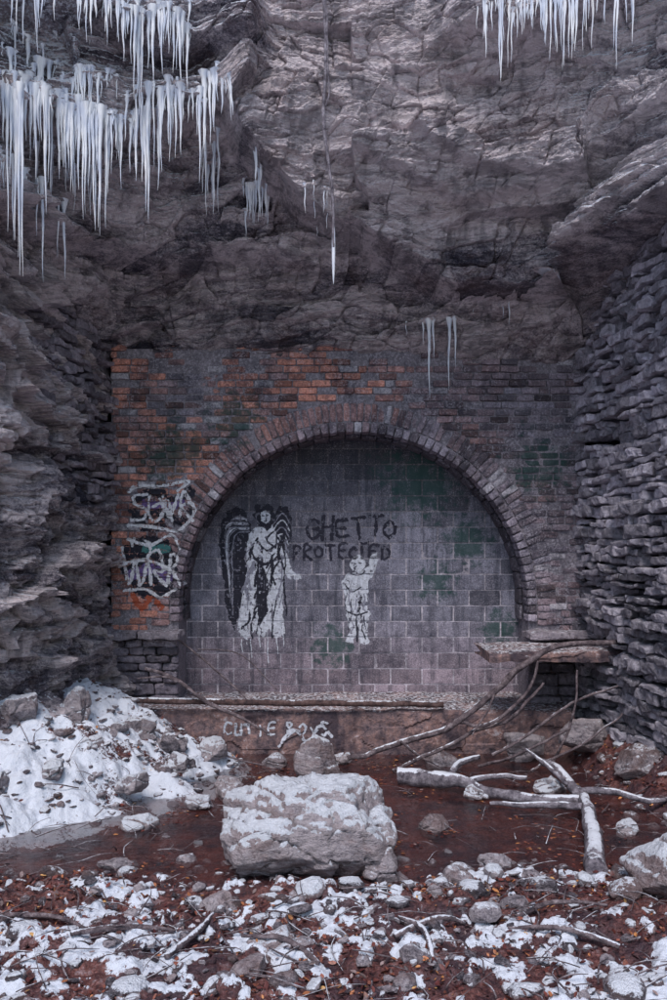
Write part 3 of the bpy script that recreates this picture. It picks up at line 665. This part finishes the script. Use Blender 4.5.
icicle_cluster(row(-3.3,-1.3,6.72,6.68,140,.15,.85)+row(-3.1,-2.0,6.35,6.3,70,.1,.6))
icicle_cluster(row(-1.95,-.95,5.85,6.35,85,.15,1.0)+row(-1.32,-1.15,5.7,5.75,14,.3,.8))
icicle_cluster(row(-.95,-.68,5.50,5.48,26,.3,.66,.014,.026))
icicle_cluster(row(1.3,3.0,6.74,6.8,110,.1,.85,.008,.02)+row(1.5,2.0,6.75,6.75,16,.4,.95,.01,.02))
icicle_cluster(row(-.3,-.05,5.25,5.2,8,.15,.4,.006,.012)+[(1.12,4.36,.95,.024),(1.17,4.36,.5,.016),(1.36,4.36,.85,.022),(1.42,4.36,.6,.02),(1.05,4.36,.3,.012),(2.0,4.5,.3,.012)]+row(.3,2.2,4.5,4.5,10,.06,.25,.005,.010))
vy=min([q for q in (cliff_y(-.08,z_) for z_ in np.arange(5.2,7.4,.1)) if q])-.03
branches('hanging_vine',[[(-.09,vy,8.2,.018),(-.09,vy,7.2,.017),(-.07,vy-.02,6.5,.016),(-.10,vy,6.0,.018),(-.05,vy,5.5,.016),(-.01,vy,5.0,.014),(.0,vy,4.75,.010)],
  [(-.10,vy,7.3,.008),(-.05,vy+.01,6.6,.008),(-.07,vy,6.1,.007)]],M_grey,snow=.3,wob=.03,sides=7)
u=np.linspace(0,1,12);a=np.linspace(0,6.283,8,endpoint=False);rad=.03*np.sin(np.clip(u*1.6+.25,0,3.0))*(1-u)**.6+.001
G=np.stack([.0+rad[:,None]*np.cos(a),vy+rad[:,None]*np.sin(a),5.0-.62*u[:,None]+0*a[None]],-1)
i=np.arange(96).reshape(12,8);j=np.roll(i,-1,1);q=np.stack([i[:-1],i[1:],j[1:],j[:-1]],-1).reshape(-1,4)
mkobj('icicles',G.reshape(-1,3),q.ravel(),np.full(len(q),4),M_ice,None,True)
# ---------------------------------------------------------------- graffiti (paint skins that follow the masonry)
t=NT('spray_paint');t.fin(t.mix(1.,t.attr('col'),t.ramp(t.noise(26,5,.8),[(.3,.5),(.6,1.1)]),'MULTIPLY'),.7,t.bump(t.noise(60,3,.7),.5,.006),.3);M_paint=t.m
class Canvas:
    def __init__(s,x0,x1,z0,z1,cell=.006):
        s.x=np.arange(x0,x1,cell);s.z=np.arange(z0,z1,cell);s.X,s.Z=np.meshgrid(s.x,s.z);s.c=cell
        s.v=np.zeros((*s.X.shape,3));s.a=np.zeros(s.X.shape)
        s.jx=.03*fbm(s.X*12,s.Z*12,0,3,3);s.jz=.03*fbm(s.X*12,s.Z*12,5,3,4)
    def put(s,m,col): s.v[m]=col;s.a[m]=1
    def line(s,pts,w,col,smooth=True,wear=.0):
        P_=np.array(pts,float)
        if smooth and len(P_)>2: P_=catmull(np.concatenate([P_,np.zeros((len(P_),1))],1),.03)[:,:2]
        d=np.full(s.X.shape,9.);XX=s.X+s.jx*.4;ZZ=s.Z+s.jz*.4
        for a,b in zip(P_[:-1],P_[1:]):
            ab=b-a;t_=np.clip(((XX-a[0])*ab[0]+(ZZ-a[1])*ab[1])/(ab@ab+1e-9),0,1)
            d=np.minimum(d,np.hypot(XX-a[0]-t_*ab[0],ZZ-a[1]-t_*ab[1]))
        m=d<w/2*(1+.6*fbm(s.X*25,s.Z*25,1,2,6))
        if wear: m&=fbm(s.X*18,s.Z*18,2,3,8)>-1+wear*1.3
        s.put(m,col)
    def poly(s,pts,col,wear=0.):
        X_=s.X+s.jx;Z_=s.Z+s.jz;m=np.zeros(X_.shape,bool);n=len(pts)
        for i in range(n):
            x1,z1=pts[i];x2,z2=pts[(i+1)%n]
            c=((z1>Z_)!=(z2>Z_))&(X_<(x2-x1)*(Z_-z1)/((z2-z1) or 1e-9)+x1);m^=c
        if wear: m&=fbm(s.X*14,s.Z*14,3,3,9)>-1+wear*1.3
        s.put(m,col)
    def build(s,name,bvh,parent=None,off=.0025):
        drop=fbm(s.X*30,s.Z*30,7,3,12)>.38;m=(s.a>0)&~drop
        nr,nc=m.shape;idx=-np.ones((nr+1,nc+1),int);V=[];Cc=[]
        need=np.zeros((nr+1,nc+1),bool)
        for di in (0,1):
            for dj in (0,1): need[di:nr+di,dj:nc+dj]|=m
        for i,j in zip(*np.nonzero(need)):
            x=s.x[0]+(j-.5)*s.c;z=s.z[0]+(i-.5)*s.c
            h=bvh.ray_cast(Vector((x,9.0,z)),Vector((0,1,0)))
            y=11.19 if h[0] is None else h[0].y
            idx[i,j]=len(V);V.append((x,y-off,z));Cc.append(s.v[min(i,nr-1),min(j,nc-1)] if s.a[min(i,nr-1),min(j,nc-1)] else s.v[max(i-1,0),max(j-1,0)])
        ii,jj=np.nonzero(m)
        F=np.stack([idx[ii,jj],idx[ii,jj+1],idx[ii+1,jj+1],idx[ii+1,jj]],-1)
        return mkobj(name,V,F.ravel(),np.full(len(F),4),M_paint,{'col':np.array(Cc)},False,parent)
ob=bpy.data.objects
bvW=bvh_of([ob['blocks'],ob['mortar_joints']]);bvF=bvh_of([ob['facade_bricks'],ob['mortar_body'],ob['arch_ring_bricks']])
GL={'G':[[(.95,.8),(.6,1),(.1,.75),(.05,.3),(.4,0),(.9,.15),(.92,.5),(.55,.5)]],'H':[[(.1,1),(.1,0)],[(.9,1),(.85,0)],[(.1,.5),(.9,.55)]],
'E':[[(.9,1),(.1,.95),(.1,.02),(.9,0)],[(.1,.5),(.7,.52)]],'T':[[(0,.95),(1,1)],[(.5,1),(.48,0)]],'O':[[(.5,1),(.1,.7),(.1,.25),(.5,0),(.9,.3),(.88,.75),(.5,1)]],
'P':[[(.1,0),(.1,1),(.7,.95),(.85,.7),(.6,.5),(.1,.45)]],'R':[[(.1,0),(.1,1),(.7,.95),(.8,.7),(.1,.5),(.9,0)]],'C':[[(.9,.85),(.5,1),(.1,.6),(.15,.2),(.55,0),(.9,.15)]],
'D':[[(.1,0),(.1,1),(.7,.85),(.9,.45),(.6,.08),(.1,0)]],'I':[[(.5,.8),(.5,0)]],'U':[[(.1,.8),(.1,.15),(.5,0),(.85,.2),(.85,.8),(.9,0)]],'Y':[[(.1,.9),(.45,.45)],[(.95,.95),(.2,-.25)]],
'B':[[(.1,0),(.1,1),(.7,.85),(.15,.52),(.8,.3),(.1,0)]],'K':[[(.1,1),(.1,0)],[(.9,1),(.1,.5),(.9,0)]],'S':[[(.9,.9),(.4,1),(.1,.75),(.8,.35),(.5,0),(.05,.1)]]}
def word(cv,txt,x0,z0,w,h,adv,sw,col,slope=0,wear=.35):
    for i,chr_ in enumerate(txt):
        if chr_==' ': continue
        k=1+.2*math.sin(i*2.3);dx=.12*w*math.sin(i*5.1);dz=.1*h*math.sin(i*3.7);sh=.12*math.sin(i*1.9)
        for st in GL[chr_]: cv.line([(x0+i*adv+dx+(p[0]+sh*p[1])*w,z0+slope*i+dz+p[1]*h*k) for p in st],sw,col,True,wear)
cv=Canvas(-.6,.98,1.55,2.45)
word(cv,'GHETTO',-.34,1.99,.16,.25,.195,.043,(.025,.024,.042),.004,.2)
word(cv,'PROTECTED',-.52,1.72,.11,.17,.142,.034,(.03,.028,.048),.002,.25)
for x,z,e in ((-.1,1.99,1.8),(.45,1.98,1.83),(.7,1.72,1.6)): cv.line([(x,z),(x+.003,e)],.010,(.03,.027,.045),False)
cv.build('graffiti_lettering',bvW)
W_=(.64,.66,.74);G_=(.28,.28,.35);K_=(.022,.022,.037)
cv=Canvas(-1.55,-.35,.3,2.5)
cv.poly([(-1.12,2.30),(-1.22,2.40),(-1.36,2.36),(-1.46,2.18),(-1.48,1.9),(-1.42,1.5),(-1.40,1.2),(-1.36,.95),(-1.27,.8),(-1.18,1.2),(-1.10,1.6),(-1.02,1.95)],K_,.35)
cv.poly([(-.80,2.22),(-.70,2.40),(-.60,2.40),(-.54,2.22),(-.56,1.95),(-.62,1.72),(-.70,1.62),(-.78,1.8)],K_,.3)
for k_ in range(13):
    a=k_/12;cv.line([(-1.12+.04*a,2.24-.16*a),(-1.27-.12*math.sin(a*3),2.26-.30*a),(-1.40+.10*a,1.95-.95*a)],.015,(G_,W_,G_,K_)[k_%4],True,.35)
for k_ in range(6): cv.line([(-.78,2.16-.06*k_),(-.66,2.32-.09*k_),(-.57,2.20-.1*k_)],.014,W_ if k_%2 else G_,True,.3)
cv.poly([(-1.08,2.05),(-.98,2.16),(-.80,2.16),(-.70,2.0),(-.68,1.75),(-.62,1.5),(-.66,1.1),(-.62,.78),(-.74,.70),(-.82,.82),(-.92,.70),(-1.02,.80),(-1.12,.66),(-1.24,.82),(-1.20,1.1),(-1.12,1.5),(-1.12,1.85)],W_,.38)
cv.poly([(-1.0,2.42),(-.86,2.45),(-.76,2.36),(-.75,2.20),(-.84,2.10),(-.98,2.14),(-1.04,2.28)],K_,.1)
cv.poly([(-.94,2.34),(-.87,2.36),(-.82,2.30),(-.83,2.21),(-.88,2.16),(-.94,2.22)],W_)
cv.line([(-.92,2.29),(-.895,2.285)],.014,K_,False);cv.line([(-.865,2.29),(-.845,2.285)],.014,K_,False);cv.line([(-.90,2.21),(-.865,2.21)],.01,K_,False)
cv.poly([(-.75,2.0),(-.60,1.8),(-.52,1.58),(-.42,1.52),(-.40,1.47),(-.56,1.47),(-.70,1.62)],W_,.1)
rg=random.Random(5)
for k_ in range(46):
    x=-1.14+.48*rg.random();z=rg.uniform(1.0,2.1);e=max(.7,z-rg.uniform(.15,.6))
    cv.line([(x+.05,z),(x+rg.uniform(-.06,.06),(z+e)/2),(x+rg.uniform(-.09,.05),e)],rg.uniform(.008,.036),(K_,G_,W_,K_)[k_%4],True,.25)
cv.poly([(-1.0,1.5),(-.9,1.62),(-.82,1.4),(-.86,1.05),(-.95,.86),(-1.0,1.15)],K_,.45)
cv.line([(-1.06,1.82),(-.92,1.66),(-.72,1.74)],.04,K_,True,.2);cv.line([(-.98,1.95),(-.86,1.84),(-.72,1.92)],.026,K_,True,.2);cv.line([(-1.02,1.88),(-.9,1.76),(-.74,1.84)],.03,W_,True,.1)
cv.line([(-.72,2.0),(-.62,1.75),(-.64,1.4),(-.60,1.0)],.022,K_,True,.2)
for x,e in ((-1.2,.52),(-1.08,.44),(-.97,.58),(-.86,.38),(-.74,.50),(-1.14,.62),(-.66,.6)): cv.line([(x,.86),(x+.02,e)],.012,W_,False)
cv.build('angel_mural',bvW)
cv=Canvas(.05,.65,.5,1.85)
cv.poly([(.24,1.74),(.33,1.78),(.41,1.71),(.40,1.60),(.33,1.54),(.24,1.58),(.20,1.65)],W_)
cv.poly([(.18,1.54),(.38,1.57),(.44,1.62),(.49,1.75),(.56,1.82),(.59,1.72),(.53,1.60),(.46,1.42),(.43,1.2),(.47,1.0),(.43,.72),(.48,.64),(.33,.62),(.33,.9),(.28,.7),(.28,.62),(.14,.64),(.22,.8),(.15,1.0),(.16,1.2),(.10,1.42)],W_,.32)
for k_ in range(26):
    x=.16+.28*rg.random();z=rg.uniform(.85,1.5);cv.line([(x,z),(x+rg.uniform(-.03,.03),z-.08),(x+rg.uniform(-.04,.04),z-rg.uniform(.12,.22))],rg.uniform(.008,.02),G_ if k_%2 else K_,True,.25)
cv.line([(.15,1.4),(.24,1.3),(.36,1.36)],.018,K_);cv.line([(.22,1.53),(.32,1.51),(.40,1.55)],.014,K_);cv.line([(.27,1.67),(.29,1.665)],.016,K_,False);cv.line([(.34,1.67),(.36,1.665)],.016,K_,False)
cv.line([(.16,1.06),(.28,1.0),(.44,1.04)],.022,K_,True,.2);cv.line([(.30,.98),(.305,.66)],.022,K_)
cv.build('cherub_mural',bvW)
cv=Canvas(-2.66,-1.65,1.05,2.75)
Pp=(.17,.11,.30);Tl=(.07,.22,.22)
for pts in ([(-2.42,2.45),(-2.2,2.55),(-1.95,2.45),(-1.75,2.55)],[(-2.4,2.2),(-2.1,2.3),(-1.9,2.18),(-1.74,2.3)],[(-2.45,2.3),(-2.3,2.1),(-2.1,2.15)]): cv.line(pts,.11,K_,True,.4)
cv.line([(-2.3,2.4),(-2.0,2.38),(-1.85,2.42)],.10,Pp,True,.4)
for pts in ([(-2.28,2.52),(-2.44,2.5),(-2.42,2.40),(-2.30,2.34),(-2.32,2.22),(-2.48,2.20)],[(-2.24,2.5),(-2.26,2.3),(-2.18,2.18),(-2.08,2.30),(-2.12,2.46)],[(-2.2,2.37),(-2.02,2.44),(-1.98,2.2)],[(-2.08,2.5),(-2.0,2.24),(-1.90,2.52)],[(-1.88,2.26),(-1.84,2.55),(-1.76,2.44),(-1.86,2.36),(-1.72,2.2)],[(-2.52,2.14),(-2.2,2.12),(-1.9,2.08),(-1.70,2.30),(-1.8,2.5)],[(-2.5,2.55),(-2.4,2.62),(-2.1,2.62),(-1.78,2.68),(-1.9,2.56)]): cv.line(pts,.036,(.78,.78,.84),True,.05)
cv.poly([(-2.56,1.9),(-2.3,2.02),(-2.0,1.95),(-1.90,1.6),(-2.0,1.3),(-2.25,1.2),(-2.5,1.35),(-2.60,1.6)],K_,.35)
cv.line([(-2.45,1.55),(-2.2,1.62),(-2.05,1.5)],.14,Pp,True,.4);cv.line([(-2.3,1.85),(-2.05,1.85)],.10,Tl,True,.4)
for pts in ([(-2.58,1.86),(-2.50,1.42),(-2.42,1.72),(-2.36,1.40),(-2.24,1.86),(-2.30,1.95)],[(-2.22,1.42),(-2.26,1.75),(-2.14,1.84),(-2.08,1.6),(-2.20,1.58),(-2.04,1.40)],[(-2.02,1.44),(-1.98,1.78),(-1.90,1.70),(-1.97,1.6),(-1.86,1.42)],[(-2.62,1.64),(-2.3,1.72),(-1.92,1.56)],[(-2.52,1.97),(-2.25,1.90),(-1.98,2.02),(-1.88,1.85)],[(-2.56,1.34),(-2.3,1.36),(-2.1,1.26),(-1.92,1.36)],[(-2.44,1.98),(-2.46,1.9)]): cv.line(pts,.038,(.78,.78,.84),True,.05)
cv.line([(-2.45,1.28),(-2.35,1.12),(-2.25,1.25),(-2.1,1.14)],.07,(.46,.11,.06),True,.2)
cv.build('graffiti_tag',bvF)
bvP=bvh_of([ob['concrete_platform']])
cv=Canvas(-1.35,.15,-.5,-.03)
word(cv,'CUTIE BOYS',-1.25,-.27,.085,.13,.122,.026,W_,-.003,.05)
cv.line([(-.62,-.40),(-.45,-.22),(-.28,-.38),(-.15,-.18),(-.02,-.30)],.034,W_,True,.1)
cv.build('graffiti_lettering',bvP,None,.004)
# ---------------------------------------------------------------- light
w=bpy.data.worlds.new('World');scene.world=w;w.use_nodes=True;nt=w.node_tree;bg=nt.nodes['Background']
sky=nt.nodes.new('ShaderNodeTexSky');sky.sky_type='NISHITA';sky.sun_disc=False;sky.sun_elevation=math.radians(54);sky.sun_rotation=math.radians(194);sky.dust_density=1.;sky.air_density=1.5
nt.links.new(sky.outputs[0],bg.inputs[0]);bg.inputs[1].default_value=.15
ld=bpy.data.lights.new('sun','SUN');ld.energy=2.3;ld.angle=math.radians(20);ld.color=(1,.93,.91)
lo=bpy.data.objects.new('sun',ld);scene.collection.objects.link(lo)
az=math.radians(194);el=math.radians(54);d=Vector((math.sin(az)*math.cos(el),math.cos(az)*math.cos(el),math.sin(el)))
lo.rotation_euler=d.to_track_quat('Z','Y').to_euler();lo.location=(-3,-6,12)
# ---------------------------------------------------------------- camera
cd=bpy.data.cameras.new('camera');cam=bpy.data.objects.new('camera',cd);scene.collection.objects.link(cam)
cam.location=(0,0,1.8);cam.rotation_euler=(math.pi/2,0,0);cd.sensor_fit='VERTICAL';cd.sensor_height=36;cd.lens=31.2;cd.shift_y=.053;cd.clip_end=500
scene.camera=cam
scene.view_settings.view_transform='Standard';scene.view_settings.look='None';scene.view_settings.exposure=0
